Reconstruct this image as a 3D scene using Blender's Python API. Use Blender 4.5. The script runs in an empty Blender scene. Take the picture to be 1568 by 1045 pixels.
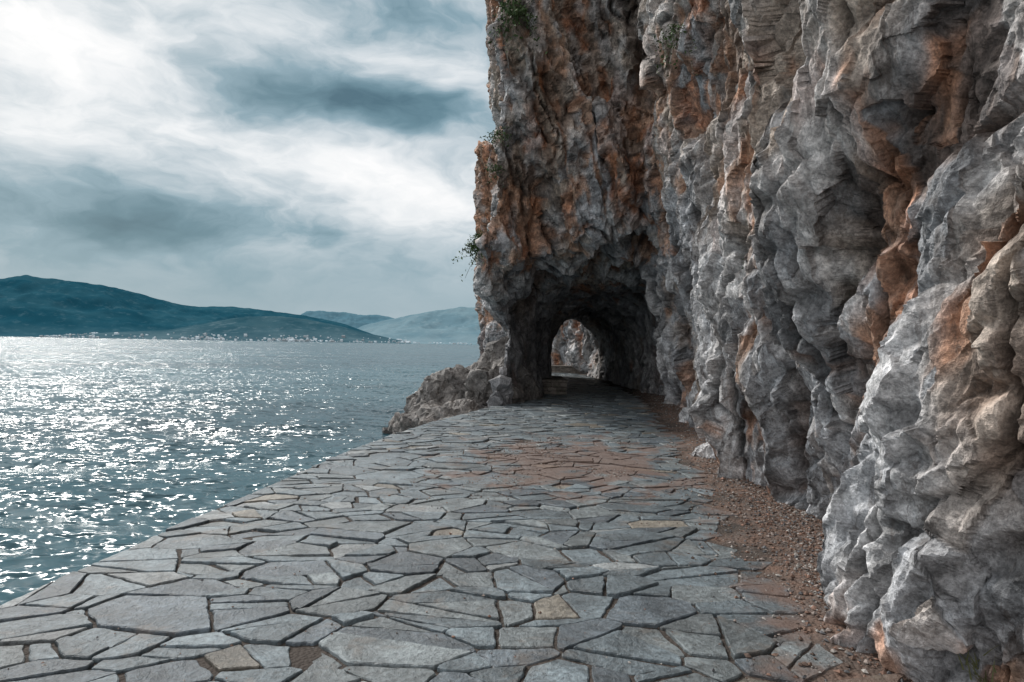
import bpy, math, time, numpy as np
from mathutils import Matrix, Vector
T0=time.time()
rng=np.random.RandomState(11)
scene=bpy.context.scene
F=1045.0
SEA=-1.2
# ------------------------------------------------------------ noise tools
T=rng.rand(64,64,64).astype(np.float32)
Tf=T.ravel()
Tc=rng.rand(8,32,32,32).astype(np.float32)
ROT=np.array([[0.36,0.48,-0.8],[-0.8,0.6,0.0],[0.48,0.64,0.6]],dtype=np.float32)
def vnoise(P):
    P=P.astype(np.float32); I=np.floor(P).astype(np.int32); f=P-I; f=f*f*(3-2*f)
    I0=I&63; I1=(I+1)&63
    x0,y0,z0=I0[:,0]*4096,I0[:,1]*64,I0[:,2]; x1,y1,z1=I1[:,0]*4096,I1[:,1]*64,I1[:,2]
    fx,fy,fz=f[:,0],f[:,1],f[:,2]
    a=Tf[x0+y0+z0]*(1-fx)+Tf[x1+y0+z0]*fx
    b=Tf[x0+y1+z0]*(1-fx)+Tf[x1+y1+z0]*fx
    c=Tf[x0+y0+z1]*(1-fx)+Tf[x1+y0+z1]*fx
    d=Tf[x0+y1+z1]*(1-fx)+Tf[x1+y1+z1]*fx
    return ((a*(1-fy)+b*fy)*(1-fz)+(c*(1-fy)+d*fy)*fz)*2-1
def lnoise(P):
    # piecewise-planar noise: linear interpolation on a tetrahedral lattice
    P=P.astype(np.float32); I=np.floor(P).astype(np.int32); f=P-I
    o=np.argsort(-f,axis=1); fs=np.take_along_axis(f,o,1)
    def look(J): J=J&63; return Tf[J[:,0]*4096+J[:,1]*64+J[:,2]]
    r=np.arange(len(P)); A=I.copy(); v0=look(I)
    A[r,o[:,0]]+=1; vA=look(A); A[r,o[:,1]]+=1; vB=look(A); v1=look(I+1)
    return (v0*(1-fs[:,0])+vA*(fs[:,0]-fs[:,1])+vB*(fs[:,1]-fs[:,2])+v1*fs[:,2])*2-1
def fbm(P,oc=4,g=0.5):
    s=0;a=1;n=0;Q=P.astype(np.float32)
    for i in range(oc):
        s=s+a*vnoise(Q); n+=a; a*=g; Q=(Q@ROT)*2.03+17.3
    return s/n
def sstep(a,b,x):
    t=np.clip((x-a)/(b-a),0,1); return t*t*(3-2*t)
def terr(x,st,edge=0.14):
    t=x/st; i=np.floor(t); f=t-i
    return (i+np.clip((f-(1-edge))/edge,0,1))*st
def basis(s,rot=0.0):
    s=np.array(s,float); s/=np.linalg.norm(s)
    n=np.cross(s,[1,0.2,0.1]); n/=np.linalg.norm(n); t=np.cross(s,n)
    c,q=math.cos(rot),math.sin(rot)
    return np.stack([s,n*c+t*q,t*c-n*q],1).astype(np.float32)
def aniso(P,B,cell,st,sh=0.0):
    return ((P@B)/np.array([cell*st,cell,cell],dtype=np.float32)+sh).astype(np.float32)
def facet(P,cell,B,st,seed=0):
    # worley cells: tilt height, random id, edge distance, integer key
    Q=aniso(P,B,cell,st,seed*7.31)
    base=np.floor(Q-0.5).astype(np.int32)
    best=np.full(len(Q),1e9,np.float32); sec=best.copy()
    h=np.zeros(len(Q),np.float32); rid=h.copy(); key=np.zeros(len(Q),np.int64)
    for dx in (0,1):
        for dy in (0,1):
            for dz in (0,1):
                c=base+np.array([dx,dy,dz],dtype=np.int32); ci=c&31
                i,j,k=ci[:,0],ci[:,1],ci[:,2]
                off=np.stack([Tc[0,i,j,k],Tc[1,i,j,k],Tc[2,i,j,k]],1)*0.76-0.38
                D=Q-(c+0.5+off); d=(D*D).sum(1)
                hh=(Tc[3,i,j,k]-0.5)*0.5+((Tc[4,i,j,k]-0.5)*D[:,0]+(Tc[5,i,j,k]-0.5)*D[:,1]+(Tc[6,i,j,k]-0.5)*D[:,2])*2.6
                m=d<best
                sec=np.where(m,best,np.minimum(sec,d))
                kk=((c[:,0].astype(np.int64)+2048)*4096+(c[:,1]+2048))*4096+(c[:,2]+2048)
                best=np.where(m,d,best); h=np.where(m,hh,h); rid=np.where(m,Tc[7,i,j,k],rid); key=np.where(m,kk,key)
    return h,rid,np.sqrt(sec)-np.sqrt(best),key
def planarize(V,N,key,fac):
    u,inv=np.unique(key,return_inverse=True); inv=inv.ravel(); n=len(u); cnt=np.maximum(np.bincount(inv,minlength=n),1)
    C=np.stack([np.bincount(inv,weights=V[:,k],minlength=n)/cnt for k in range(3)],1)
    M=np.stack([np.bincount(inv,weights=N[:,k],minlength=n)/cnt for k in range(3)],1)
    L=np.linalg.norm(M,axis=1); M/=np.maximum(L,1e-6)[:,None]
    d=((V-C[inv])*M[inv]).sum(1)
    f=np.where((cnt[inv]>6),fac*sstep(0.45,0.7,L[inv]),0)
    d=np.clip(d,-0.35,0.35)
    return V-(f*d)[:,None]*M[inv]
# ------------------------------------------------------------ surface nets
def surface_nets(Fv,xs,ys,zs):
    nx,ny,nz=Fv.shape
    S=Fv<0
    c=np.zeros((nx-1,ny-1,nz-1),np.int8)
    for a in (0,1):
        for b in (0,1):
            for d in (0,1):
                c+=S[a:nx-1+a,b:ny-1+b,d:nz-1+d]
    I=np.argwhere((c>0)&(c<8))
    idx=-np.ones(c.shape,np.int32); idx[I[:,0],I[:,1],I[:,2]]=np.arange(len(I))
    acc=np.zeros((len(I),3),np.float32); cnt=np.zeros(len(I),np.float32)
    corners=[(a,b,d) for a in (0,1) for b in (0,1) for d in (0,1)]
    val={k:Fv[I[:,0]+k[0],I[:,1]+k[1],I[:,2]+k[2]] for k in corners}
    for k in corners:
        for ax in range(3):
            if k[ax]==0:
                l=list(k); l[ax]=1; l=tuple(l)
                f0,f1=val[k],val[l]; m=(f0<0)!=(f1<0)
                t=np.where(m,f0/np.where(m,f0-f1,1),0)
                for q in range(3):
                    acc[:,q]+=np.where(m,k[q]+(t if q==ax else 0),0)
                cnt+=m
    p=I+acc/cnt[:,None]
    V=np.stack([np.interp(p[:,0],np.arange(nx),xs),np.interp(p[:,1],np.arange(ny),ys),np.interp(p[:,2],np.arange(nz),zs)],1)
    quads=[]
    def do(E0,E1,cells):
        m=E0!=E1
        L=np.argwhere(m)
        q=cells(L); s=E0[m]
        ok=(q>=0).all(1); q=q[ok]; s=s[ok]
        q[~s]=q[~s][:,::-1]; quads.append(q)
    do(S[:-1,1:-1,1:-1],S[1:,1:-1,1:-1],lambda L:np.stack([idx[L[:,0],L[:,1],L[:,2]],idx[L[:,0],L[:,1]+1,L[:,2]],idx[L[:,0],L[:,1]+1,L[:,2]+1],idx[L[:,0],L[:,1],L[:,2]+1]],1))
    do(S[1:-1,:-1,1:-1],S[1:-1,1:,1:-1],lambda L:np.stack([idx[L[:,0],L[:,1],L[:,2]],idx[L[:,0],L[:,1],L[:,2]+1],idx[L[:,0]+1,L[:,1],L[:,2]+1],idx[L[:,0]+1,L[:,1],L[:,2]]],1))
    do(S[1:-1,1:-1,:-1],S[1:-1,1:-1,1:],lambda L:np.stack([idx[L[:,0],L[:,1],L[:,2]],idx[L[:,0]+1,L[:,1],L[:,2]],idx[L[:,0]+1,L[:,1]+1,L[:,2]],idx[L[:,0],L[:,1]+1,L[:,2]]],1))
    return V,np.concatenate(quads)
def smooth(V,Q,n):
    a=np.concatenate([Q[:,0],Q[:,1],Q[:,2],Q[:,3]]); b=np.concatenate([Q[:,1],Q[:,2],Q[:,3],Q[:,0]])
    deg=np.bincount(a,minlength=len(V))+np.bincount(b,minlength=len(V)); deg=np.maximum(deg,1)
    for _ in range(n):
        W=np.stack([(np.bincount(a,weights=V[b,k],minlength=len(V))+np.bincount(b,weights=V[a,k],minlength=len(V)))/deg for k in range(3)],1)
        V=V*0.4+W*0.6
    return V
def normals(V,Q):
    n=np.cross(V[Q[:,2]]-V[Q[:,0]],V[Q[:,3]]-V[Q[:,1]])
    N=np.zeros_like(V)
    for k in range(3):
        for c in range(4): N[:,k]+=np.bincount(Q[:,c],weights=n[:,k],minlength=len(V))
    return N/np.maximum(np.linalg.norm(N,axis=1,keepdims=True),1e-9)
def subdiv(V,Q,sel,rec):
    S=Q[sel]; R=Q[~sel]; nv=len(V)
    E=np.stack([S,np.roll(S,-1,1)],2).reshape(-1,2); E.sort(axis=1)
    key=E[:,0].astype(np.int64)*nv+E[:,1]
    u,inv,cnt=np.unique(key,return_inverse=True,return_counts=True); inv=inv.reshape(-1,4)
    a=(u//nv).astype(np.int64); b=(u%nv).astype(np.int64)
    mid=(V[a]+V[b])/2; cen=V[S].mean(1)
    mi=nv+inv; ci=nv+len(u)+np.arange(len(S))
    new=np.concatenate([np.stack([S[:,k],mi[:,k],ci,mi[:,(k-1)%4]],1) for k in range(4)])
    br=cnt==1
    rec.append((nv+np.nonzero(br)[0],a[br],b[br]))
    return np.concatenate([V,mid,cen]),np.concatenate([R,new])
def mesh_np(name,V,Q,mat,col=None,smooth_=True,parent=None):
    me=bpy.data.meshes.new(name); k=Q.shape[1]
    me.vertices.add(len(V)); me.vertices.foreach_set('co',V.astype(np.float32).ravel())
    me.loops.add(len(Q)*k); me.loops.foreach_set('vertex_index',Q.astype(np.int32).ravel())
    me.polygons.add(len(Q)); me.polygons.foreach_set('loop_start',np.arange(0,len(Q)*k,k,dtype=np.int32))
    me.polygons.foreach_set('use_smooth',np.full(len(Q),smooth_))
    me.update(calc_edges=True)
    if col is not None:
        at=me.color_attributes.new('col','FLOAT_COLOR','POINT')
        c=np.ones((len(V),4),np.float32); c[:,:3]=col; at.data.foreach_set('color',c.ravel())
    me.materials.append(mat)
    ob=bpy.data.objects.new(name,me); scene.collection.objects.link(ob)
    if parent: ob.parent=parent
    return ob
# ------------------------------------------------------------ node helper
class NT:
    def __init__(s,tree): s.t=tree; s.n=tree.nodes; s.l=tree.links
    def node(s,ty): return s.n.new(ty)
    def set(s,sock,v):
        if isinstance(v,bpy.types.NodeSocket): s.l.new(v,sock)
        elif v is not None: sock.default_value=v
    def m(s,op,a,b=None,c=None,clamp=False):
        n=s.n.new('ShaderNodeMath'); n.operation=op; n.use_clamp=clamp
        s.set(n.inputs[0],a); s.set(n.inputs[1],b)
        if c is not None: s.set(n.inputs[2],c)
        return n.outputs[0]
    def vm(s,op,a,b=None,out=0):
        n=s.n.new('ShaderNodeVectorMath'); n.operation=op; s.set(n.inputs[0],a); s.set(n.inputs[1],b); return n.outputs[out]
    def comb(s,x,y,z):
        n=s.n.new('ShaderNodeCombineXYZ'); s.set(n.inputs[0],x); s.set(n.inputs[1],y); s.set(n.inputs[2],z); return n.outputs[0]
    def noise(s,v,scale,detail=4,rough=0.5,dist=0.0,out=0):
        n=s.n.new('ShaderNodeTexNoise'); s.set(n.inputs['Vector'],v); n.inputs['Scale'].default_value=scale
        n.inputs['Detail'].default_value=detail; n.inputs['Roughness'].default_value=rough; n.inputs['Distortion'].default_value=dist
        return n.outputs[out]
    def vor(s,v,scale,feat='F1'):
        n=s.n.new('ShaderNodeTexVoronoi'); n.feature=feat; s.set(n.inputs['Vector'],v); n.inputs['Scale'].default_value=scale; return n
    def chips(s,v,scale):
        n=s.vor(v,scale); D=s.vm('SUBTRACT',v,n.outputs['Position']); C=s.vm('SUBTRACT',n.outputs['Color'],(0.5,0.5,0.5))
        d=s.vm('DOT_PRODUCT',D,C,out=1); return s.m('MULTIPLY',d,scale)
    def ramp(s,f,stops,interp='LINEAR'):
        n=s.n.new('ShaderNodeValToRGB'); n.color_ramp.interpolation=interp; s.set(n.inputs[0],f); e=n.color_ramp.elements
        while len(e)<len(stops): e.new(0.5)
        for i,(p,c) in enumerate(stops):
            e[i].position=p; e[i].color=(c[0],c[1],c[2],1) if not isinstance(c,(int,float)) else (c,c,c,1)
        return n.outputs[0]
    def mix(s,f,a,b,mode='MIX'):
        n=s.n.new('ShaderNodeMix'); n.data_type='RGBA'; n.blend_type=mode
        s.set(n.inputs[0],f)
        for sk,v in ((n.inputs[6],a),(n.inputs[7],b)):
            if isinstance(v,tuple) and len(v)==3: v=(*v,1)
            s.set(sk,v)
        return n.outputs[2]
    def mr(s,v,a,b,c=0.0,d=1.0):
        n=s.n.new('ShaderNodeMapRange'); n.interpolation_type='SMOOTHSTEP'; s.set(n.inputs[0],v)
        for i,x in zip((1,2,3,4),(a,b,c,d)): n.inputs[i].default_value=x
        return n.outputs[0]
    def bump(s,h,strength,dist,normal=None):
        n=s.n.new('ShaderNodeBump'); n.inputs['Strength'].default_value=strength; n.inputs['Distance'].default_value=dist
        s.set(n.inputs['Height'],h); s.set(n.inputs['Normal'],normal); return n.outputs[0]
def newmat(name,rough=0.8,spec=0.5):
    m=bpy.data.materials.new(name); m.use_nodes=True; t=NT(m.node_tree)
    b=m.node_tree.nodes['Principled BSDF']; b.inputs['Roughness'].default_value=rough
    b.inputs['Specular IOR Level'].default_value=spec
    g=t.node('ShaderNodeNewGeometry'); return m,t,b,g.outputs['Position']
def attr(t,name='col'):
    n=t.n.new('ShaderNodeAttribute'); n.attribute_name=name; return n.outputs['Color']
# ------------------------------------------------------------ materials
def mat_rock():
    m,t,b,P=newmat('limestone',0.72,0.3)
    c=attr(t)
    n1=t.noise(P,5.0,5,0.70,0.2); n2=t.noise(P,38,4,0.75)
    q=t.vm('ADD',P,t.vm('MULTIPLY',t.comb(n1,n2,n1),(0.07,0.02,0.07)))
    q=t.vm('MULTIPLY',q,(1.0,1.0,0.42))
    c1_=t.chips(q,11.0); c2_=t.chips(q,28.0)
    v=t.mr(n1,0.3,0.7,0.60,1.36); c1=t.mix(1.0,c,t.comb(v,v,v),'MULTIPLY')
    v2=t.mr(n2,0.3,0.7,0.60,1.38); c2=t.mix(1.0,c1,t.comb(v2,v2,v2),'MULTIPLY')
    st=t.mr(t.noise(t.vm('MULTIPLY',P,(3.0,3.0,0.7)),2.0,6,0.75,0.2),0.56,0.61); c4=t.mix(t.m('MULTIPLY',st,0.5),c2,(0.070,0.056,0.049))
    t.set(b.inputs['Base Color'],c4)
    h=t.m('ADD',t.m('MULTIPLY',n1,0.45),t.m('MULTIPLY',n2,0.34))
    h=t.m('ADD',h,t.m('ADD',t.m('MULTIPLY',c1_,0.60),t.m('MULTIPLY',c2_,0.34)))
    t.set(b.inputs['Normal'],t.bump(h,1.0,0.045))
    return m
def dirt_mask(t,P):
    s=t.node('ShaderNodeSeparateXYZ'); t.set(s.inputs[0],P); x,y=s.outputs[0],s.outputs[1]
    d=t.m('SUBTRACT',x,t.m('MULTIPLY_ADD',y,0.15,1.5))
    nz=t.m('SUBTRACT',t.noise(P,1.6,5,0.65),0.5)
    side=t.mr(t.m('ADD',t.m('ADD',d,0.85),t.m('MULTIPLY',nz,3.0)),0.1,0.8)
    ex=t.m('DIVIDE',t.m('SUBTRACT',x,0.9),2.1); ey=t.m('DIVIDE',t.m('SUBTRACT',y,9.6),2.9)
    r=t.m('SQRT',t.m('ADD',t.m('MULTIPLY',ex,ex),t.m('MULTIPLY',ey,ey)))
    blob=t.mr(t.m('ADD',t.m('SUBTRACT',1.0,r),t.m('MULTIPLY',nz,3.4)),0.15,0.60)
    return t.m('MAXIMUM',side,t.m('MULTIPLY',blob,0.9)),nz
def mat_flag():
    m,t,b,P=newmat('slate_flagstone',0.55,0.45)
    c=attr(t)
    n1=t.noise(P,3.5,6,0.65,0.5); n2=t.noise(P,30,5,0.75)
    v=t.mr(n1,0.3,0.7,0.60,1.38); c1=t.mix(1.0,c,t.comb(v,v,v),'MULTIPLY')
    v=t.mr(n2,0.3,0.7,0.55,1.42); c1=t.mix(1.0,c1,t.comb(v,v,v),'MULTIPLY')
    n4=t.noise(P,2.3,6,0.70,0.6)
    ru=t.mr(n4,0.54,0.68); c2=t.mix(t.m('MULTIPLY',ru,0.38),c1,(0.155,0.11,0.075))
    wh=t.mr(t.noise(P,13,5,0.80),0.59,0.68); c2=t.mix(t.m('MULTIPLY',wh,0.42),c2,(0.25,0.28,0.295))
    dm,nz=dirt_mask(t,P)
    c3=t.mix(t.m('MULTIPLY',dm,0.88),c2,t.mix(n2,(0.08,0.048,0.036),(0.19,0.12,0.092)))
    t.set(b.inputs['Base Color'],c3)
    t.set(b.inputs['Roughness'],t.m('ADD',t.m('MULTIPLY_ADD',n2,0.40,0.22),t.m('MULTIPLY',dm,0.3)))
    ly=t.ramp(n4,[(0.36,0.0),(0.37,0.4),(0.46,0.45),(0.47,0.8),(0.57,0.85),(0.58,1.2)])
    h=t.m('ADD',t.m('MULTIPLY',n1,1.2),t.m('MULTIPLY',n2,0.5)); h=t.m('ADD',h,t.m('MULTIPLY',ly,0.25))
    t.set(b.inputs['Normal'],t.bump(h,0.95,0.028))
    return m
def mat_bed():
    m,t,b,P=newmat('mortar_and_grit',0.92,0.2)
    n1=t.noise(P,5,5,0.65); n2=t.noise(P,60,4,0.7)
    dm,nz=dirt_mask(t,P)
    c=t.mix(n2,(0.028,0.024,0.022),(0.085,0.070,0.060))
    d=t.mix(n2,(0.075,0.046,0.036),(0.22,0.145,0.11))
    t.set(b.inputs['Base Color'],t.mix(dm,c,t.mix(t.mr(n1,0.35,0.7),d,(0.12,0.10,0.09))))
    vo=t.vor(P,45); h=t.m('ADD',t.m('MULTIPLY',vo.outputs['Distance'],-0.6),t.m('MULTIPLY',n1,1.5))
    t.set(b.inputs['Normal'],t.bump(h,0.9,0.02)); return m
def mat_attr(name,rough=0.85,bs=12,bd=0.02,var=0.3):
    m,t,b,P=newmat(name,rough,0.3)
    n=t.noise(P,bs,5,0.65); v=t.mr(n,0.3,0.7,1-var,1+var)
    t.set(b.inputs['Base Color'],t.mix(1.0,attr(t),t.comb(v,v,v),'MULTIPLY'))
    if bd>0: t.set(b.inputs['Normal'],t.bump(n,0.8,bd))
    return m
def mat_wall():
    m,t,b,P=newmat('sea_wall_masonry',0.85,0.3)
    n=t.noise(P,6,5,0.65)
    t.set(b.inputs['Base Color'],t.mix(n,(0.13,0.07,0.045),(0.26,0.2,0.16)))
    t.set(b.inputs['Normal'],t.bump(n,0.9,0.05)); return m
def mat_water():
    m,t,b,P=newmat('sea_water',0.20,0.5)
    b.inputs['IOR'].default_value=1.333
    big=t.noise(t.vm('MULTIPLY',P,(0.025,0.06,1.0)),1.0,4,0.6,0.5)
    t.set(b.inputs['Base Color'],t.mix(t.mr(big,0.35,0.65),(0.010,0.042,0.058),(0.024,0.078,0.100)))
    g=t.node('ShaderNodeNewGeometry'); N=g.outputs['Normal']
    def slopes(sx,sy,sc,ax,ay,det):
        c=t.noise(t.vm('MULTIPLY',P,(sx,sy,1.0)),sc,det,0.6,0.35,out=1)
        return t.vm('MULTIPLY',t.vm('SUBTRACT',c,(0.5,0.5,0.5)),(ax,ay,0.0))
    v=t.vm('ADD',slopes(1,2.2,0.14,0.3,0.9,3),slopes(1,1.9,0.8,0.9,1.7,2))
    v=t.vm('ADD',v,slopes(1,1.6,3.4,2.2,3.3,2))
    amp=t.mr(big,0.3,0.7,0.75,1.15)
    v=t.vm('MULTIPLY',v,t.comb(amp,amp,amp))
    t.set(b.inputs['Normal'],t.vm('NORMALIZE',t.vm('ADD',N,v))); return m
def mat_hill(name,dark,light,haze):  # aerial haze is painted into the base colours, no volume
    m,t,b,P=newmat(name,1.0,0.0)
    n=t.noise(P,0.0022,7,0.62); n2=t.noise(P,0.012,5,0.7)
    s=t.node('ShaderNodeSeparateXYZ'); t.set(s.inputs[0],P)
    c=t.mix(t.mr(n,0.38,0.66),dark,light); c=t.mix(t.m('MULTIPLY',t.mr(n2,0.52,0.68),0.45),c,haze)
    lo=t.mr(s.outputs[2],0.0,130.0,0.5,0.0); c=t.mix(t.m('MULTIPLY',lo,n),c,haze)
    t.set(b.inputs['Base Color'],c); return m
def mat_leaf():
    m,t,b,P=newmat('leaves',0.6,0.3); t.set(b.inputs['Base Color'],attr(t)); return m
ROCK=mat_rock(); FLAG=mat_flag(); BED=mat_bed(); PEB=mat_attr('pebbles',0.9,60,0.0); WALLM=mat_wall(); LEAF=mat_leaf()
# ------------------------------------------------------------ plan of the place
RY=[-6,3.3,4.1,5.3,8.6,13.3,20,24.8,37,40,44,48,52]; RX=[2.15,2.15,2.15,2.3,2.86,3.75,4.5,4.85,4.9,4.5,2.6,-0.5,-3.5]
LY=[-6,4.4,6.5,8.7,12,14.5,17.3,21,24.5,30,44]; LX=[-3.15,-2.98,-2.8,-2.54,-2.1,-1.5,-0.62,0.3,1.05,1.2,1.2]
def XR(y): return np.interp(y,RY,RX)
def XL(y): return np.interp(y,LY,LX)
ZL=[-3,-1,0,1.0,1.9,2.6,3.5,4.5,5.5,6.3,6.8,7.6,8.3,9,12,16]; XLz=[-0.9,-0.7,-0.45,-0.25,-0.1,-0.5,-0.75,-0.55,-0.42,-0.3,-0.2,-0.1,-0.35,-0.45,-0.6,-0.3]
def smin(a,b,k):
    h=np.clip(0.5+0.5*(b-a)/k,0,1); return b*(1-h)+a*h-k*h*(1-h)
BS=basis((-0.15,-0.42,0.9)); BS2=basis((0.05,-0.25,0.96),0.6); BS3=basis((0.25,-0.9,0.5),0.3)
def cliff_sdf(X,Y,Z):
    lean=0.05*Z+0.022*np.maximum(Z-1.5,0)**1.6
    foot=0.10*sstep(0.7,0.0,Z)
    wall=(XR(Y)+0.15*sstep(17,11,Y)-foot-np.minimum(lean,2.3)*sstep(-2,6,Y)-X)*0.96
    fb=np.interp(X,[-3,-0.56,1.15,1.7,6],[15.0,17.3,23.6,24.8,24.8])
    fu=np.interp(X,[-3,-0.6,1.2,3.2,5],[17.6,16.8,17.4,17.2,14.5])-0.26*np.maximum(Z-3,0)
    w=sstep(2.3,3.6+np.maximum(X-0.2,0)*0.6,Z)
    fr=fb*(1-w)+fu*w
    sl=1/np.sqrt(1+np.where(X<1.2,(4.0*(1-w)+0.3*w)**2,(0.6*w)**2))
    front=(fr-Y)*np.maximum(sl,0.35)
    left=np.interp(Z,ZL,XLz)-X+0.05*np.maximum(Y-17,0)
    blk=np.maximum(np.maximum(front,left),Y-36.5)
    s=smin(wall,blk,1.8)
    tt=np.clip((Y-24)/13,0,1)
    xc=3.15-0.2*tt; hw=1.74-0.32*tt
    tx=(X-xc)/hw; tz=np.maximum(Z-1.2,0)/2.0
    tun=1-np.sqrt(tx**2+tz**2); tun=tun*1.6
    tun=np.where((Y>15)&(Y<40),tun,-5)
    s=np.maximum(s,tun)
    s=np.maximum(s,Z-15.2)
    return s
def add_noise(Fv,xs,ys,zs,band,fn):
    I=np.argwhere(np.abs(Fv)<band)
    P=np.stack([xs[I[:,0]],ys[I[:,1]],zs[I[:,2]]],1).astype(np.float32)
    Fv[I[:,0],I[:,1],I[:,2]]+=fn(P)
def intun(P): return (P[:,1]>20)&(P[:,1]<38)&(P[:,2]<3.5)&(P[:,0]>1.2)&(P[:,0]<5.2)
def pilw(P): return sstep(2.2,1.4,P[:,0])*sstep(11,13,P[:,1])*sstep(26,24,P[:,1])*sstep(3.0,2.2,P[:,2])
def cliff_noise(P):
    k=np.where(intun(P),0.35,1.0)
    near=sstep(0,12,P[:,1])*0.4+0.6
    low=sstep(9,5,P[:,1])*sstep(4.5,2.5,P[:,2])
    W=(P+0.2*np.stack([fbm(P*0.5,2),fbm(P*0.5+31,2),fbm(P*0.5+77,2)],1)).astype(np.float32)
    rg=np.abs(lnoise(aniso(W,BS,1.5,3.2,21.7))); rg2=np.abs(lnoise(aniso(W,BS2,0.75,3.6,5.7)))
    n=0.45*fbm(P*0.33,2)+(0.60-0.15*low)*lnoise(aniso(W,BS,1.9,2.6,3.3))+(0.26-0.18*low)*lnoise(aniso(W,BS3,1.1,1.8,9.1))+0.42*(rg-0.33)+(0.14+0.18*low)*(rg2-0.33)
    edge=sstep(0.4,-0.4,P[:,0])*sstep(12,15,P[:,1])
    k=k*(1-0.5*edge)*(1-0.65*pilw(P))
    return (k*near*n).astype(np.float32)
def rock_mesh(name,sdf,noise,xs,ys,zs,levels,band=2.0,parent=None,closed=True,tone=None):
    X,Y,Z=np.meshgrid(xs,ys,zs,indexing='ij',sparse=True)
    Fv=np.ascontiguousarray(np.broadcast_to(sdf(X,Y,Z),(len(xs),len(ys),len(zs)))).astype(np.float32)
    add_noise(Fv,xs,ys,zs,band,noise)
    if closed:
        for a in (0,-1):
            Fv[:,:,a]=np.maximum(Fv[:,:,a],0.05); Fv[a]=np.maximum(Fv[a],0.05); Fv[:,a]=np.maximum(Fv[:,a],0.05)
    V,Q=surface_nets(Fv,xs,ys,zs)
    N=normals(smooth(V,Q,3),Q); V=V*0.6+smooth(V,Q,1)*0.4
    A=np.concatenate([V,N],1); rec=[]
    for L in levels:
        c=A[Q][:,:,:3].mean(1); d=np.sqrt(c[:,0]**2+c[:,1]**2+(c[:,2]-1.6)**2)
        sel=(d<L)&(c[:,1]>-0.5)
        A,Q=subdiv(A,Q,sel,rec)
    P=A[:,:3].astype(np.float32); N=A[:,3:]; N=N/np.maximum(np.linalg.norm(N,axis=1,keepdims=True),1e-6)
    far=sstep(5,14,P[:,1])
    W=P+0.06*np.stack([fbm(P*0.9,2),fbm(P*0.9+31,2),fbm(P*0.9+77,2)],1)
    W=W.astype(np.float32)
    Wj=W+0.035*np.stack([fbm(P*5,2),fbm(P*5+31,2),fbm(P*5+77,2)],1).astype(np.float32)
    h2,r2,e2,k2=facet(Wj,0.46,BS,2.5,2); h3,r3,e3,k3=facet(Wj,0.19,BS2,2.2,3); r4=np.abs(vnoise(W*8+4))
    l1=lnoise(aniso(W,BS,0.85,3.2,1.7)); l2=lnoise(aniso(W,BS2,0.44,3.8,5.1)); l3=lnoise(aniso(W,BS,0.2,3.2,8.8)); l4=lnoise(aniso(W,BS3,0.11,1.8,2.9)); l5=lnoise(aniso(W,BS2,0.055,2.2,6.9)); l6=lnoise(aniso(W,BS3,0.36,1.6,12.9)); l7=lnoise(aniso(W,BS,0.028,1.5,3.9))
    flute=1-np.abs(lnoise(aniso(W,BS,0.55,4.5,4.4))); flute=sstep(0.90,1.0,flute)*sstep(-0.3,0.3,vnoise(W*0.9+3))
    fl2=1-np.abs(lnoise(aniso(W,BS2,0.26,4.0,14.4))); fl2=sstep(0.92,1.0,fl2)*sstep(-0.1,0.4,vnoise(W*1.4+33))
    raw=0.28*l1+0.14*l6+0.16*l2
    raw2=0.15*l3+0.06*l6
    ks=np.where(intun(P),0.5,1.0)*(1-0.45*pilw(P))
    dA=0.8*terr(raw,0.14)+0.35*raw*(1+0.4*far)-(0.20+0.09*far)*(np.abs(l2)-0.33)+0.06
    dB=0.6*terr(raw2,0.052,0.18)+0.5*raw2-0.12*(np.abs(l3)-0.33)+0.03*h3
    dC=0.06*l4-0.05*(np.abs(l4)-0.33)+0.024*l5+0.010*l7-0.15*flute-0.06*fl2
    disp=(dA+dB+dC)*ks
    V=P+N*(dA*ks)[:,None]
    V=planarize(V,normals(V,Q),k2,0.80)
    V=V+N*((dB+0.05*h2)*ks)[:,None]
    V=planarize(V,normals(V,Q),k3,0.72)
    V=V+N*(dC*ks)[:,None]
    for mid,a,b in rec: V[mid]=0.5*(V[a]+V[b])
    z=P[:,2]; y=P[:,1]
    S1=aniso(W,BS,1.0,2.8,0.0)   # streaked coordinates along the bedding
    g1=fbm(S1*1.3+5,4); g2=fbm(W*0.35+50,3); g3=fbm(W*5+9,3); g4=fbm(S1*3.0+70,4); g5=fbm(S1*2.0+200,4)
    gray=np.stack([0.45+0*z,0.46+0*z,0.48+0*z],1)*(0.72+0.30*r2+0.34*(r3-0.5)+0.50*g1)[:,None]
    cream=np.array([0.56,0.45,0.35]); rust=np.array([0.47,0.185,0.082]); brown=np.array([0.19,0.12,0.085]); tan=np.array([0.45,0.335,0.24])
    hn=disp/0.15
    up=sstep(1.2,4.3,z-0.12*(y-4))
    lf=sstep(11,15,y)*sstep(3.0,5.0,z)
    low=sstep(7,4,y)*sstep(2.0,1.0,z)
    o=sstep(0.14,0.38,0.55*g2+0.90*g4+0.30*(r3-0.5)+0.16*(r2-0.5)-0.08*hn-0.05+0.14*up+0.17*lf-0.08*low-0.12*sstep(17,22,y)*sstep(4.0,2.8,z)+0.5*sstep(37,39,y))
    tm=sstep(-0.05,0.4,0.8*fbm(S1*1.1+90,3)+0.4*(r3-0.5)+0.30*up+0.05-0.12*low)
    bm=sstep(0.15,0.5,0.8*fbm(S1*1.5+140,4)-0.18*hn+0.24*(r2-0.5)+0.22*up)
    C=gray*(1-0.66*tm[:,None])+tan*(0.66*tm[:,None])
    C=C*(1-0.70*bm[:,None])+brown*0.70*bm[:,None]
    rc=rust*(0.7+0.9*r4)[:,None]*(1-0.55*r2[:,None])+cream*(0.55*r2[:,None])
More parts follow.
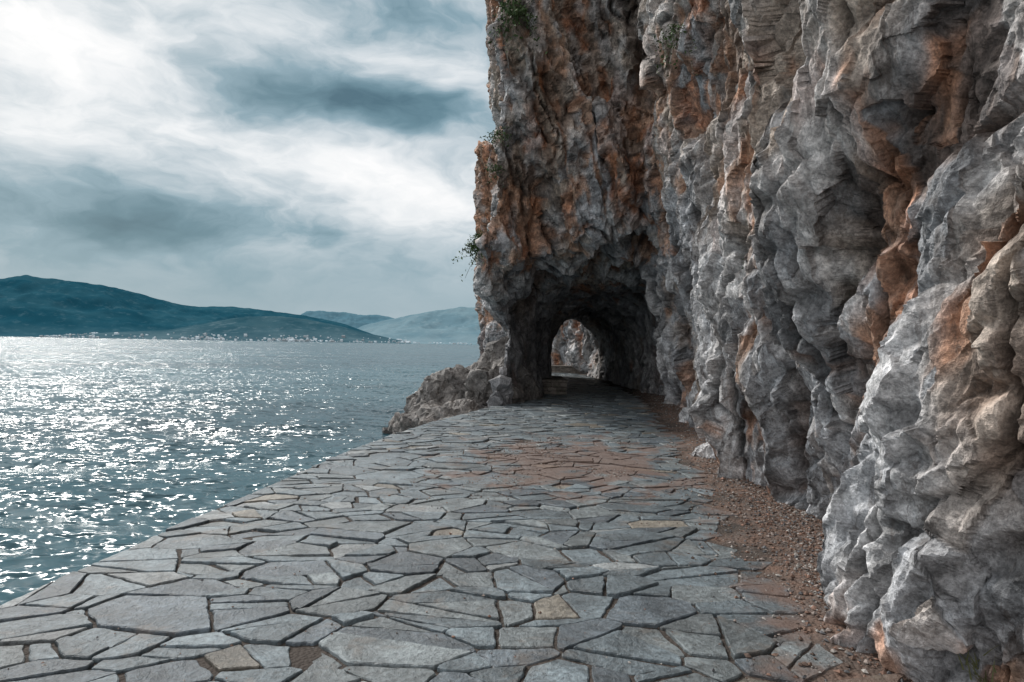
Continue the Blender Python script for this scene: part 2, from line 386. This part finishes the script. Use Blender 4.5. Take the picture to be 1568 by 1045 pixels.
    C=C*(1-0.80*o[:,None])+rc*0.80*o[:,None]
    wmask=sstep(0.06,0.32,g5+0.12*hn+0.3*(r3-0.5))*(0.85-0.3*up)
    C=C*(1-wmask[:,None])+np.array([0.68,0.675,0.68])*(0.85+0.3*r4[:,None])*wmask[:,None]
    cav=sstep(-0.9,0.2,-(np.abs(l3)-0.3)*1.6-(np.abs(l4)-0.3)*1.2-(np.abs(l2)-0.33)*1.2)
    C=C*(0.50+0.50*cav)[:,None]*(1-0.65*flute)[:,None]*(1-0.5*fl2)[:,None]*(1-0.35*sstep(0.07,0.0,e2))[:,None]*(1-0.22*sstep(0.10,0.0,e3))[:,None]  # crevice shade and dirt painted into the vertex colour
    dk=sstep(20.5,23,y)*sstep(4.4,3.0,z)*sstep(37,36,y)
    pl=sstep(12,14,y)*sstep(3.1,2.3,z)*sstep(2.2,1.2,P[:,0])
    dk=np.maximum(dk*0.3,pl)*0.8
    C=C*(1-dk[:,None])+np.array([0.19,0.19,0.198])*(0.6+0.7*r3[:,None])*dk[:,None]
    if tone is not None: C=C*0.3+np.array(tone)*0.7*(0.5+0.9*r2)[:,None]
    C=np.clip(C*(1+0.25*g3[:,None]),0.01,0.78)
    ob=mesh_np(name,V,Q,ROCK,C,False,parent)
    return ob,V,N
def spaced(a,b,f):
    L=[a]
    while L[-1]<b: L.append(L[-1]+f(L[-1]))
    return np.array(L,np.float32)
xs=np.arange(-2.6,7.0,0.1,dtype=np.float32); zs=np.arange(-1.2,15.6,0.11,dtype=np.float32)
ys=spaced(-3,51,lambda y:0.2 if y<-0.5 else (0.09 if y<10 else (0.115 if y<26 else 0.22)))
cl,CV,CN=rock_mesh('rock_cliff',cliff_sdf,cliff_noise,xs,ys,zs,[26.0,13.0,7.0])
def shore_sdf(X,Y,Z):
    a=np.sqrt(((X+1.5)/1.8)**2+((Y-21.5)/3.4)**2+((Z+1.1)/1.6)**2)-1
    b=np.sqrt(((X+0.3)/1.1)**2+((Y-21.0)/3.2)**2+((Z+0.6)/1.8)**2)-1
    c=np.sqrt(((X+3.0)/0.75)**2+((Y-20.6)/1.0)**2+((Z+1.35)/0.8)**2)-1
    d=np.sqrt(((X+3.75)/0.35)**2+((Y-21.2)/0.5)**2+((Z+1.25)/0.5)**2)-1
    return np.minimum(np.minimum(a*1.5,b*1.0),np.minimum(c*0.7,d*0.35))
sh,_,_=rock_mesh('shore_rocks',shore_sdf,lambda P:(0.5*lnoise(aniso(P,BS3,0.8,2,1))).astype(np.float32),np.arange(-5,1.2,0.08,dtype=np.float32),np.arange(17,26,0.1,dtype=np.float32),np.arange(-2.2,2,0.08,dtype=np.float32),[60],band=1.5,tone=(0.16,0.145,0.13))
print('rocks',time.time()-T0)
# ------------------------------------------------------------ path
path=bpy.data.objects.new('stone_path',None); scene.collection.objects.link(path)
def pathz(x,y): 
    P=np.stack([x*0.5,y*0.5,0*x],1); return 0.02*fbm(P,2)
SXC=0.72
def flagstones():
    r=np.random.RandomState(5); pts=[];
    y0,y1=0.8,42.0
    grid={}
    cand=r.rand(26000,2)
    for c in cand:
        y=y0+(y1-y0)*c[1]; xw=-3.3+8.6*c[0]
        if xw<XL(y)-0.25 or xw>XR(y)+0.2: continue
        x=xw*SXC
        k=(int(x//0.5),int(y//0.5)); rad=0.12+0.18*r.rand()**1.6
        ok=True
        for i in range(-1,2):
            for j in range(-1,2):
                for q in grid.get((k[0]+i,k[1]+j),()):
                    if (q[0]-x)**2+(q[1]-y)**2<(0.5*(rad+q[2]))**2*1.35: ok=False;break
                if not ok:break
            if not ok:break
        if ok:
            p=(x,y,rad); grid.setdefault(k,[]).append(p); pts.append(p)
    V=[];Fc=[];C=[]
    def clip(poly,nx,ny,d):
        out=[];n=len(poly)
        for i in range(n):
            a=poly[i];b=poly[(i+1)%n]; da=a[0]*nx+a[1]*ny-d; db=b[0]*nx+b[1]*ny-d
            if da<=0: out.append(a)
            if (da<0)!=(db<0) and da!=db:
                t=da/(da-db); out.append((a[0]+(b[0]-a[0])*t,a[1]+(b[1]-a[1])*t))
        return out
    def area(p): return 0.5*abs(sum(p[i][0]*p[(i+1)%len(p)][1]-p[(i+1)%len(p)][0]*p[i][1] for i in range(len(p))))
    raw=[]
    for (x,y,rd) in pts:
        poly=[(x-.9,y-.9),(x+.9,y-.9),(x+.9,y+.9),(x-.9,y+.9)]
        k=(int(x//0.5),int(y//0.5)); nb=[]
        for i in range(-2,3):
            for j in range(-2,3):
                for q in grid.get((k[0]+i,k[1]+j),()):
                    L=math.hypot(q[0]-x,q[1]-y)
                    if 1e-6<L<1.1: nb.append((L,q))
        nb.sort(key=lambda s:s[0])
        for L,q in nb:
            w=(rd*rd-q[2]*q[2])*1.1
            d=(L*L+w)/2/L; nx,ny=(q[0]-x)/L,(q[1]-y)/L
            poly=clip(poly,nx,ny,nx*x+ny*y+d)
            if len(poly)<3: break
        if len(poly)>=3: raw.append([(p[0]/SXC,p[1]) for p in poly])
    cnt=[len(p) for p in raw]; al=np.array([p for q in raw for p in q])
    P3=np.stack([al[:,0]*1.3,al[:,1]*1.3,0*al[:,0]],1)
    al=al+0.14*np.stack([vnoise(P3+3.7),vnoise(P3+21.1)],1)+0.07*np.stack([vnoise(P3*3+5),vnoise(P3*3+40)],1)
    polys=[];o=0
    for c in cnt:
        poly=[tuple(p) for p in al[o:o+c]]; o+=c
        y=sum(p[1] for p in poly)/len(poly)
        t=(XL(y+0.3)-XL(y-0.3))/0.6; L=math.hypot(1,t); nx,ny=-1/L,t/L
        poly=clip(poly,nx,ny,nx*XL(y)+ny*y)
        if len(poly)<3: continue
        ps=[poly]
        for it in range(2):
            nw=[]
            for q in ps:
                ar=area(q)
                if (ar>0.085 and r.rand()<0.50):
                    cx=sum(p[0] for p in q)/len(q);cy=sum(p[1] for p in q)/len(q)
                    a=r.normal(math.pi/2,0.9); nx,ny=math.cos(a),math.sin(a); d=nx*cx+ny*cy+r.uniform(-.06,.06)
                    nw+=[clip(q,nx,ny,d),clip(q,-nx,-ny,-d)]
                else: nw.append(q)
            ps=[q for q in nw if len(q)>=3]
        polys+=ps
    for poly in polys:
        cx=sum(p[0] for p in poly)/len(poly);cy=sum(p[1] for p in poly)/len(poly)
        g=0.26+0.20*float(vnoise(np.array([[cy*0.6,3.3,1.1]]))[0])+0.035*max(0,(cy-5))
        if cx>XR(cy)-min(g,0.75)-0.05: continue
        gap=0.005+0.009*r.rand()**1.5
        q=poly; n=len(poly)
        sgn=1 if sum(poly[i][0]*poly[(i+1)%n][1]-poly[(i+1)%n][0]*poly[i][1] for i in range(n))>0 else -1
        for i in range(n):
            a=poly[i];b=poly[(i+1)%n];dx=b[0]-a[0];dy=b[1]-a[1];L=math.hypot(dx,dy)
            if L<1e-4: continue
            nx,ny=dy/L*sgn,-dx/L*sgn
            q=clip(q,nx,ny,nx*a[0]+ny*a[1]-gap*r.uniform(0.5,1.7))
            if len(q)<3: break
        if len(q)<3 or area(q)<0.003: continue
        ring=[];n=len(q)
        for i in range(n):
            a=q[i];b=q[(i+1)%n];L=math.hypot(b[0]-a[0],b[1]-a[1])
            if L<0.012: ring.append(a); continue
            m=max(2,int(L/0.045))
            c=min(0.2,0.009/L); ph=r.rand()*6.28; aw=r.uniform(0.001,0.006)
            for s in np.concatenate([[c],np.linspace(c,1-c,m+1)[1:]]):
                w=0.0 if s==c else r.uniform(-1,1)*0.005+aw*math.sin(ph+s*7)*math.sin(math.pi*s)
                ring.append((a[0]+(b[0]-a[0])*s-(b[1]-a[1])/L*w,a[1]+(b[1]-a[1])*s+(b[0]-a[0])/L*w))
        n=len(ring); ring=np.array(ring); c=ring.mean(0)
        if sgn<0: ring=ring[::-1]
        dist=np.linalg.norm(ring-c,axis=1,keepdims=True)
        inn=ring+(c-ring)/np.maximum(dist,1e-4)*np.minimum(0.003+0.006*r.rand(n,1),dist*0.4)
        tz=r.normal(0,0.006); tx,ty=r.normal(0,0.016,2)
        zt=pathz(ring[:,0],ring[:,1])+tz+(ring[:,0]-c[0])*tx+(ring[:,1]-c[1])*ty
        b0=len(V)
        for i in range(n): V.append((ring[i,0],ring[i,1],zt[i]-0.06))
        for i in range(n): V.append((ring[i,0],ring[i,1],zt[i]-0.006))
        for i in range(n): V.append((inn[i,0],inn[i,1],zt[i]))
        for i in range(n):
            j=(i+1)%n
            Fc.append((b0+i,b0+j,b0+n+j,b0+n+i)); Fc.append((b0+n+i,b0+n+j,b0+2*n+j,b0+2*n+i))
        V.append((c[0],c[1],float(pathz(c[:1],c[1:])[0])+tz)); ci=len(V)-1
        for i in range(n): Fc.append((b0+2*n+i,b0+2*n+(i+1)%n,ci))
        u=r.rand()
        if u<0.54: col=np.array([0.108,0.134,0.149])
        elif u<0.77: col=np.array([0.136,0.156,0.163])
        elif u<0.92: col=np.array([0.075,0.092,0.106])
        elif u<0.955: col=np.array([0.165,0.15,0.125])
        else: col=np.array([0.195,0.21,0.215])
        C+= [col*r.uniform(0.70,1.32)]*(3*n+1)
    me=bpy.data.meshes.new('flagstones'); me.from_pydata([tuple(map(float,v)) for v in V],[],Fc); me.update()
    at=me.color_attributes.new('col','FLOAT_COLOR','POINT'); c4=np.ones((len(V),4),np.float32); c4[:,:3]=np.array(C); at.data.foreach_set('color',c4.ravel())
    me.materials.append(FLAG); ob=bpy.data.objects.new('flagstones',me); scene.collection.objects.link(ob); ob.parent=path
flagstones()
yy=spaced(-5.5,45,lambda y:0.06 if 1<y<12 else 0.18); nu=140
U,Yg=np.meshgrid(np.linspace(0,1,nu),yy,indexing='ij')
Xg=(XL(Yg)+0.012)*(1-U)+(XR(Yg)+1.3)*U
P=np.stack([Xg.ravel(),Yg.ravel(),0*Xg.ravel()],1)
def hgt(x,y):
    e=XR(y)-x; s=sstep(0.75,0.15,e); p=np.stack([x,y,0*x],1)
    return pathz(x,y)-0.017+s*(0.024+0.022*fbm(p*2.5,3))+0.005*fbm(p*9,3)
P[:,2]=hgt(P[:,0],P[:,1])
ny=len(yy)
i,j=np.meshgrid(np.arange(nu-1),np.arange(ny-1),indexing='ij'); i=i.ravel();j=j.ravel()
mesh_np('path_bedding',P,np.stack([i*ny+j,(i+1)*ny+j,(i+1)*ny+j+1,i*ny+j+1],1),BED,None,True,path)
yw=np.arange(-5.5,44,0.12); rows=[(0.0,-0.02),(0.0,-0.07),(-0.05,-0.075),(-0.06,-0.3),(-0.1,-0.8),(-0.16,-1.6),(-0.2,-3)]
VV=[];
for a,(ox,oz) in enumerate(rows):
    q=np.stack([XL(yw)+0.012+ox,yw,np.full_like(yw,oz)],1)
    if a>1: q[:,0]+=0.04*fbm(q*2.0,3)
    VV.append(q)
n=len(yw); VV=np.concatenate(VV); 
i,j=np.meshgrid(np.arange(len(rows)-1),np.arange(n-1),indexing='ij'); i=i.ravel();j=j.ravel()
mesh_np('sea_wall',VV,np.stack([i*n+j,i*n+j+1,(i+1)*n+j+1,(i+1)*n+j],1),WALLM,None,False)
def gravel():
    r=np.random.RandomState(9); n=38000
    y=1.5+ (r.rand(n)**1.7)*24; x=XR(y)+0.25-np.abs(r.normal(0,0.42,n))+r.uniform(0,0.25,n)
    n2=9000; y2=r.normal(9.6,1.6,n2); x2=r.normal(1.1,1.0,n2)
    msk=fbm(np.stack([x2*1.5,y2*1.5,0*x2],1),3)>0.0; x2=x2[msk];y2=y2[msk]
    n3=1500; y3=2+r.rand(n3)*14; x3=-2.5+r.rand(n3)*(XR(y3)+2.0)
    n1=n; x=np.concatenate([x,x2,x3]); y=np.concatenate([y,y2,y3]); n=len(x)
    s=0.004+0.012*r.rand(n)**3; s[:n1]=0.005+0.019*r.rand(n1)**3.5
    k=r.rand(n)<0.004; s[k]*=1.9
    base=np.array([[1,0,0],[0,1,0],[-1,0,0],[0,-1,0],[0,0,1],[0,0,-1]],float)
    A=r.uniform(0.55,1.15,(n,6,1))*base[None]+r.normal(0,0.12,(n,6,3))
    A[:,:,2]*=0.65; th=r.rand(n)*6.28; c,sn=np.cos(th),np.sin(th)
    X=A[:,:,0]*c[:,None]-A[:,:,1]*sn[:,None]; Y=A[:,:,0]*sn[:,None]+A[:,:,1]*c[:,None]
    zc=np.maximum(hgt(x,y),np.where(XR(y)-x>0.45,-0.001+pathz(x,y),-1))
    V=np.stack([X*s[:,None]+x[:,None],Y*s[:,None]+y[:,None],A[:,:,2]*s[:,None]+(zc+s*0.35)[:,None]],2).reshape(-1,3)
    f=np.array([[0,1,4],[1,2,4],[2,3,4],[3,0,4],[1,0,5],[2,1,5],[3,2,5],[0,3,5]])
    Q=(np.arange(n)[:,None,None]*6+f[None]).reshape(-1,3)
    pal=np.array([[0.16,0.105,0.08],[0.24,0.20,0.18],[0.11,0.075,0.06],[0.20,0.12,0.09],[0.30,0.28,0.26],[0.11,0.11,0.115]])
    C=pal[r.randint(0,6,n)]*r.uniform(0.7,1.2,(n,1)); C=np.repeat(C,6,0)
    mesh_np('gravel',V,Q,PEB,C,False)
gravel()
# ------------------------------------------------------------ masonry bits
MAS=mat_attr('masonry_stone',0.88,9,0.03,0.35)
def masonry(name,x0,x1,y0,y1,z0,z1,course=0.16,cap=True,seed=1):
    r=np.random.RandomState(seed); V=[];Q=[];C=[]
    def blk(a,b):
        a=np.array(a)+r.uniform(-.006,.006,3); b=np.array(b)+r.uniform(-.006,.006,3); e=0.015
        o=len(V)
        for lvl,(z,ins) in enumerate([(a[2],e),(a[2]+e,0),(b[2]-e,0),(b[2],e)]):
            for (sx,sy) in ((0,0),(1,0),(1,1),(0,1)):
                V.append(((a[0]+ins) if sx==0 else (b[0]-ins),(a[1]+ins) if sy==0 else (b[1]-ins),z))
        for l in range(3):
            for s in range(4): Q.append((o+l*4+s,o+l*4+(s+1)%4,o+(l+1)*4+(s+1)%4,o+(l+1)*4+s))
        Q.append((o+12,o+13,o+14,o+15)); Q.append((o+3,o+2,o+1,o))
        c=np.array([0.24,0.215,0.19])*r.uniform(0.6,1.2); C.extend([c]*16)
    z=z0
    while z<z1-0.03:
        zt=min(z+course*r.uniform(0.8,1.2),z1); 
        y=y0
        while y<y1-0.02:
            yt=min(y+r.uniform(0.25,0.5),y1)
            if y1-yt<0.1: yt=y1
            x=x0
            while x<x1-0.02:
                xt=min(x+r.uniform(0.2,0.42),x1)
                if x1-xt<0.08: xt=x1
                blk((x+.006,y+.006,z+.004),(xt-.006,yt-.006,zt-.004)); x=xt
            y=yt
        z=zt
    if cap: blk((x0-.03,y0-.03,z1+.002),(x1+.03,y1+.03,z1+.07))
    mesh_np(name,np.array(V),np.array(Q),MAS,np.array(C),False)
masonry('low_stone_wall',0.95,1.85,22.6,25.6,-0.05,0.40,seed=2)
masonry('low_stone_wall',2.0,4.4,40.6,41.1,-0.05,0.35,seed=3)
masonry('masonry_block',-1.05,-0.5,22.4,23.2,-0.4,1.0,0.22,seed=4)
# ------------------------------------------------------------ plants
def shrub(name,target,rad,n,droop=0.0,grass=False,seed=1):
    r=np.random.RandomState(seed); t=np.array(target)
    k=np.argmin(((CV-t)**2).sum(1)); o=CV[k]; nn=CN[k]
    V=[];Q=[];C=[]
    nst=max(5,n//14)
    for s in range(nst):
        d=nn*0.7+r.normal(0,0.6,3)+np.array([0,0,0.45-droop]); d/=np.linalg.norm(d)
        if grass: d=np.array([r.normal(0,.35),r.normal(0,.35),1.0])+nn*0.4; d/=np.linalg.norm(d)
        L=rad*r.uniform(0.5,1.15); p0=o-nn*0.03+r.normal(0,rad*0.18,3)
        prev=p0
        for q in range(1,5):
            f=q/4; p=p0+d*L*f+np.array([0,0,-droop-0.15])*L*f*f
            w=0.005 if not grass else 0.005*(1.1-f); sd=np.cross(d,[0.3,0.5,0.8]); sd/=np.linalg.norm(sd); a=len(V)
            V+= [prev-sd*w,prev+sd*w,p+sd*w*.7,p-sd*w*.7]; Q.append((a,a+1,a+2,a+3)); c=[0.09,0.07,0.045] if not grass else [0.12,0.13,0.06]; C+=[c]*4
            prev=p
            if not grass:
                for _ in range(max(2,n//nst//4)):
                    u=r.normal(0,1,3);u/=np.linalg.norm(u);v=np.cross(u,r.normal(0,1,3));v/=np.linalg.norm(v)
                    s_=rad*r.uniform(0.05,0.11); cc=p+r.normal(0,rad*0.10,3); a=len(V)
                    V+=[cc-u*s_,cc+v*s_*.45,cc+u*s_,cc-v*s_*.45]; Q.append((a,a+1,a+2,a+3)); g=r.uniform(0.5,1.35); C+=[[0.055*g,0.095*g,0.03*g]]*4
    mesh_np(name,np.array(V),np.array(Q),LEAF,np.array(C),False)
def at(px,py,d): return ((px-784)/F*d,d,1.6+(515+0.0178*px-py)/F*d)
shrub('shrub',at(718,378,16.8),0.5,700,0.2,seed=1)
shrub('shrub',at(726,350,16.8),0.35,360,0.1,seed=2)
shrub('shrub',at(732,262,16.4),0.35,300,0.2,seed=3)
shrub('shrub',at(748,200,16),0.4,360,0.4,seed=4)
shrub('shrub',at(770,12,15),0.6,600,0.5,seed=5)
shrub('shrub',at(1168,366,7),0.16,160,0.3,seed=6)
shrub('shrub',at(1140,628,8),0.14,140,0.0,seed=7)
shrub('shrub',at(1020,40,10),0.35,300,0.6,seed=8)
shrub('grass_tuft',at(1480,1035,3.1),0.2,350,0.1,True,seed=9)
# ------------------------------------------------------------ water
def water():
    az=np.radians(np.concatenate([np.arange(-180,-70,2.0),np.arange(-70,8,0.2),np.arange(8,180,3.0)]))
    rr=[0.5]
    while rr[-1]<60000:
        g=0.25 if rr[-1]<3 else rr[-1]*(0.010 if rr[-1]<80 else 0.04); rr.append(rr[-1]+g)
    rr=np.array(rr); A,R=np.meshgrid(az,rr,indexing='ij')
    X=R*np.sin(A); Y=R*np.cos(A); Z=np.zeros_like(X); r=np.random.RandomState(3)
    sp=np.maximum(R*0.010,0.03)
    wob=fbm(np.stack([X.ravel()*0.12,Y.ravel()*0.12,0*X.ravel()],1),2).reshape(X.shape)
    for i in range(40):
        lam=0.3*(1.09**i); th=math.radians(-110+r.normal(0,28)); k=2*math.pi/lam; ph=r.rand()*6.28
        a=0.0125*lam**0.62*(0.6+0.8*r.rand())
        fade=np.clip((lam/(sp*3)-1),0,1)
        p=k*(X*math.cos(th)+Y*math.sin(th))+ph+wob*2.2
        Z+=a*fade*(np.sin(p)+0.25*np.cos(2*p))
    Z*=0.42*(0.8+0.7*wob)
    P=np.stack([X.ravel(),Y.ravel(),Z.ravel()+SEA],1)
    na,nr=len(az),len(rr); i,j=np.meshgrid(np.arange(na),np.arange(nr-1),indexing='ij'); i=i.ravel();j=j.ravel(); i2=(i+1)%na
    Q=np.stack([i*nr+j,i*nr+j+1,i2*nr+j+1,i2*nr+j],1)[:,::-1]
    ob=mesh_np('sea_water',P,Q,mat_water(),None,True)
    me=ob.data
    if me.polygons[1000].normal.z<0: me.flip_normals()
water()
# ------------------------------------------------------------ hills
def hill(name,prof,r0,depth,mat,seed):
    px=np.array([p[0] for p in prof],float); py=np.array([p[1] for p in prof],float)
    a=np.arctan((px-784)/F); tanel=(515+0.0178*px-py)/F*np.cos(a)
    az=np.linspace(a[0],a[-1],520); te=np.interp(az,a,tanel)
    ker=np.hanning(9); ker/=ker.sum(); te=np.convolve(np.pad(te,4,'edge'),ker,'valid')
    vr=np.linspace(0,1,70); A,Vr=np.meshgrid(az,vr,indexing='ij'); R=r0+depth*Vr
    X=R*np.sin(A);Y=R*np.cos(A)
    H=te[:,None]*(r0+depth*0.6)
    prof_=np.interp(Vr,[0,0.05,0.6,0.8,1],[0,0.03,1.0,0.85,0.3])
    P=np.stack([X.ravel()/900,Y.ravel()/900,0*X.ravel()+seed],1)
    nz=fbm(P,6,0.55).reshape(X.shape); rd=(1-np.abs(fbm(P*1.7+3,4))*2).reshape(X.shape)
    shape_=prof_*(1+ (0.16*nz*4*Vr*(1-Vr)+0.30*(rd-0.6)*np.sin(np.pi*np.clip(Vr/0.62,0,1))))
    Z=SEA-2+H*shape_+ 2.2*(Vr>0.01)
    Z+=H*0.03*fbm(P*6,3).reshape(X.shape)*(Vr>0.1)
    n=len(vr); i,j=np.meshgrid(np.arange(len(az)-1),np.arange(n-1),indexing='ij'); i=i.ravel();j=j.ravel()
    V=np.stack([X.ravel(),Y.ravel(),Z.ravel()],1)
    mesh_np(name,V,np.stack([i*n+j,(i+1)*n+j,(i+1)*n+j+1,i*n+j+1],1),mat,None,True)
    return V,(X,Y,Z)
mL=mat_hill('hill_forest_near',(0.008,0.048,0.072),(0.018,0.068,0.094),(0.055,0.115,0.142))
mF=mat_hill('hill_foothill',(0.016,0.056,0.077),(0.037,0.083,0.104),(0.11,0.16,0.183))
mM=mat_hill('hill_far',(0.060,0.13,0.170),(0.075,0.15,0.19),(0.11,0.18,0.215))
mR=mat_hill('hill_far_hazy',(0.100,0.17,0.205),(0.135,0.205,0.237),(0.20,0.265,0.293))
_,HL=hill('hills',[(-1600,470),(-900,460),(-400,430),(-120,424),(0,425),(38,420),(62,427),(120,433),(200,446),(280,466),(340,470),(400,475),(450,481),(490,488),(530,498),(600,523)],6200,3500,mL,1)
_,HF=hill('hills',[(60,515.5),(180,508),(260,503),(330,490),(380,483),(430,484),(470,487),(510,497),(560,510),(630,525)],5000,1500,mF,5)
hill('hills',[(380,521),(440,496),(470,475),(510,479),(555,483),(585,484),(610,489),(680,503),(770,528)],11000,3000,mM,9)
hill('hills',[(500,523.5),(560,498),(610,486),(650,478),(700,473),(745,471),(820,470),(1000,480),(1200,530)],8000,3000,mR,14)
def town():
    r=np.random.RandomState(4); V=[];Q=[];C=[]
    def put(px,rad,up,s):
        az=math.atan((px-784)/F); x=rad*math.sin(az); y=rad*math.cos(az); z=SEA+up
        w,d,h=s*r.uniform(.7,1.4),s*r.uniform(.7,1.2),s*r.uniform(.35,.7); o=len(V)
        for zz in (-8,h):
            for sx,sy in ((-1,-1),(1,-1),(1,1),(-1,1)): V.append((x+sx*w/2,y+sy*d/2,z+zz))
        V.append((x-w/2,y,z+h*1.3)); V.append((x+w/2,y,z+h*1.3))
        for s4 in range(4): Q.append((o+s4,o+(s4+1)%4,o+4+(s4+1)%4,o+4+s4))
        Q.append((o+4,o+5,o+9,o+8)); Q.append((o+6,o+7,o+8,o+9))
        c=np.array([0.50,0.58,0.63])*r.uniform(.4,1.25); C.extend([c]*8+[[0.25,0.27,0.29]]*2)
    X,Y,Z=HF
    pts=np.stack([X.ravel(),Y.ravel(),Z.ravel()],1); pxs=784+F*pts[:,0]/pts[:,1]
    idx=np.nonzero((pts[:,2]>SEA+0.5)&(pts[:,2]<SEA+45))[0]
    dens=np.exp(-((pxs-455)/35)**2)*1.6+np.exp(-((pxs-325)/40)**2)*0.5+0.12
    dens=dens*np.exp(-(pts[:,2]-SEA)/18); p=dens[idx]/dens[idx].sum()
    for k in r.choice(idx,420,p=p):
        x,y,z=pts[k]; rad=math.hypot(x,y); px=784+F*x/y
        put(px+r.uniform(-2,2),rad+r.uniform(-15,15),z-SEA+1,r.choice([6,9,13,19],p=[.35,.35,.22,.08]))
    for k in range(90): put(r.uniform(60,300),6200+r.uniform(10,120),2+r.uniform(0,6),r.choice([8,12,16]))
    for k in range(130): put(r.uniform(540,765),8000+r.uniform(10,250),2+r.uniform(0,8),r.choice([10,14,18]))
    mesh_np('seaside_town',np.array(V),np.array(Q),mat_attr('town_walls',0.9,0.01,0.0,0.1),np.array(C),False)
town()
# ------------------------------------------------------------ sky
SUN_AZ=math.radians(-43); SUN_EL=math.radians(38)
w=bpy.data.worlds.new('World'); scene.world=w; w.use_nodes=True; t=NT(w.node_tree)
bg=w.node_tree.nodes['Background']; bg.inputs['Strength'].default_value=0.1
sky=t.node('ShaderNodeTexSky'); sky.sky_type='NISHITA'; sky.sun_disc=False; sky.sun_elevation=SUN_EL; sky.sun_rotation=SUN_AZ; sky.dust_density=3
tc=t.node('ShaderNodeTexCoord'); D=tc.outputs['Generated']
s=t.node('ShaderNodeSeparateXYZ'); t.set(s.inputs[0],D); x,y,z=s.outputs
az=t.m('ARCTAN2',x,y); el=t.m('ARCSINE',z)
base=t.comb(az,t.m('MULTIPLY',el,2.6),0.0)
nwc=t.noise(base,2.8,4,0.6,out=1); sw=t.node('ShaderNodeSeparateXYZ'); t.set(sw.inputs[0],nwc)
azw=t.m('MULTIPLY_ADD',t.m('SUBTRACT',sw.outputs[0],0.5),0.30,az); elw=t.m('MULTIPLY_ADD',t.m('SUBTRACT',sw.outputs[1],0.5),0.12,el)
def blob(px,py,rx,ry,tilt,wt):
    a0=math.atan((px-784)/F); e0=math.atan((515+.0178*px-py)/F*math.cos(a0)); c_=math.cos(a0)
    rx=rx/F*c_*c_; ry=ry/F*c_; th=math.radians(tilt)
    da=t.m('SUBTRACT',azw,a0); de=t.m('SUBTRACT',elw,e0)
    u=t.m('SUBTRACT',t.m('MULTIPLY',da,math.cos(th)/rx),t.m('MULTIPLY',de,math.sin(th)/rx))
    v=t.m('ADD',t.m('MULTIPLY',da,math.sin(th)/ry),t.m('MULTIPLY',de,math.cos(th)/ry))
    r2=t.m('ADD',t.m('MULTIPLY',u,u),t.m('MULTIPLY',v,v))
    return t.m('MULTIPLY',t.m('EXPONENT',t.m('MULTIPLY',r2,-1.0)),wt)
L=t.mr(el,math.radians(5),math.radians(11),0.46,0.68)
for b_ in [(90,50,200,80,0,.26),(540,160,200,42,6,-.62),(610,0,200,40,0,-.30),(190,338,280,34,4,-.44),(40,255,180,34,6,-.16),
           (620,285,160,38,14,.28),(330,215,220,24,14,.14),(430,345,200,20,8,-.10),(700,110,60,60,0,.06),(300,115,120,26,0,.08),(680,400,130,50,0,.08)]:
    L=t.m('ADD',L,blob(*b_))
f1=t.noise(t.vm('MULTIPLY',t.comb(azw,elw,0.0),(1.0,2.0,1.0)),7.0,8,0.60,0.15)
famp=t.mr(el,math.radians(3),math.radians(10),0.14,1.0)
L=t.m('ADD',L,t.m('MULTIPLY',t.m('SUBTRACT',f1,0.5),famp))
L=t.m('ADD',L,t.mr(el,0.0,math.radians(4),0.06,0.0))
col=t.ramp(L,[(0.0,(0.055,0.14,0.19)),(0.22,(0.12,0.235,0.295)),(0.42,(0.25,0.38,0.45)),(0.62,(0.55,0.63,0.68)),(0.82,(0.84,0.87,0.89)),(1.0,(1.0,1.0,1.0))])
up=t.mr(el,math.radians(32),math.radians(60)); back=t.mr(y,0.1,-0.5)  # unseen sky overhead and behind camera, brightened as added fill for the cliff
col=t.mix(t.m('MAXIMUM',up,t.m('MULTIPLY',back,t.mr(el,0.0,0.2,0.5,1.0))),col,(1.32,1.32,1.33))
c10=t.vm('MULTIPLY',col,(10,10,10))
t.set(bg.inputs['Color'],t.mix(0.06,c10,sky.outputs[0]))
sl=bpy.data.lights.new('sun','SUN'); sl.energy=3.6; sl.angle=math.radians(11); sl.color=(1,0.965,0.915)
so=bpy.data.objects.new('sun',sl); scene.collection.objects.link(so)
dv=Vector((math.sin(SUN_AZ)*math.cos(SUN_EL),math.cos(SUN_AZ)*math.cos(SUN_EL),math.sin(SUN_EL)))
so.rotation_euler=dv.to_track_quat('Z','Y').to_euler()
# ------------------------------------------------------------ camera
cd=bpy.data.cameras.new('camera'); cd.lens=24; cd.sensor_width=36; cd.clip_end=100000; cd.clip_start=0.05
co=bpy.data.objects.new('camera',cd); scene.collection.objects.link(co); scene.camera=co
co.matrix_world=Matrix.Translation((0,0,1.6))@Matrix.Rotation(math.radians(90.34),4,'X')@Matrix.Rotation(math.radians(1.0),4,'Z')
scene.view_settings.view_transform='Standard'; scene.view_settings.look='None'; scene.view_settings.exposure=0
print('total',time.time()-T0)
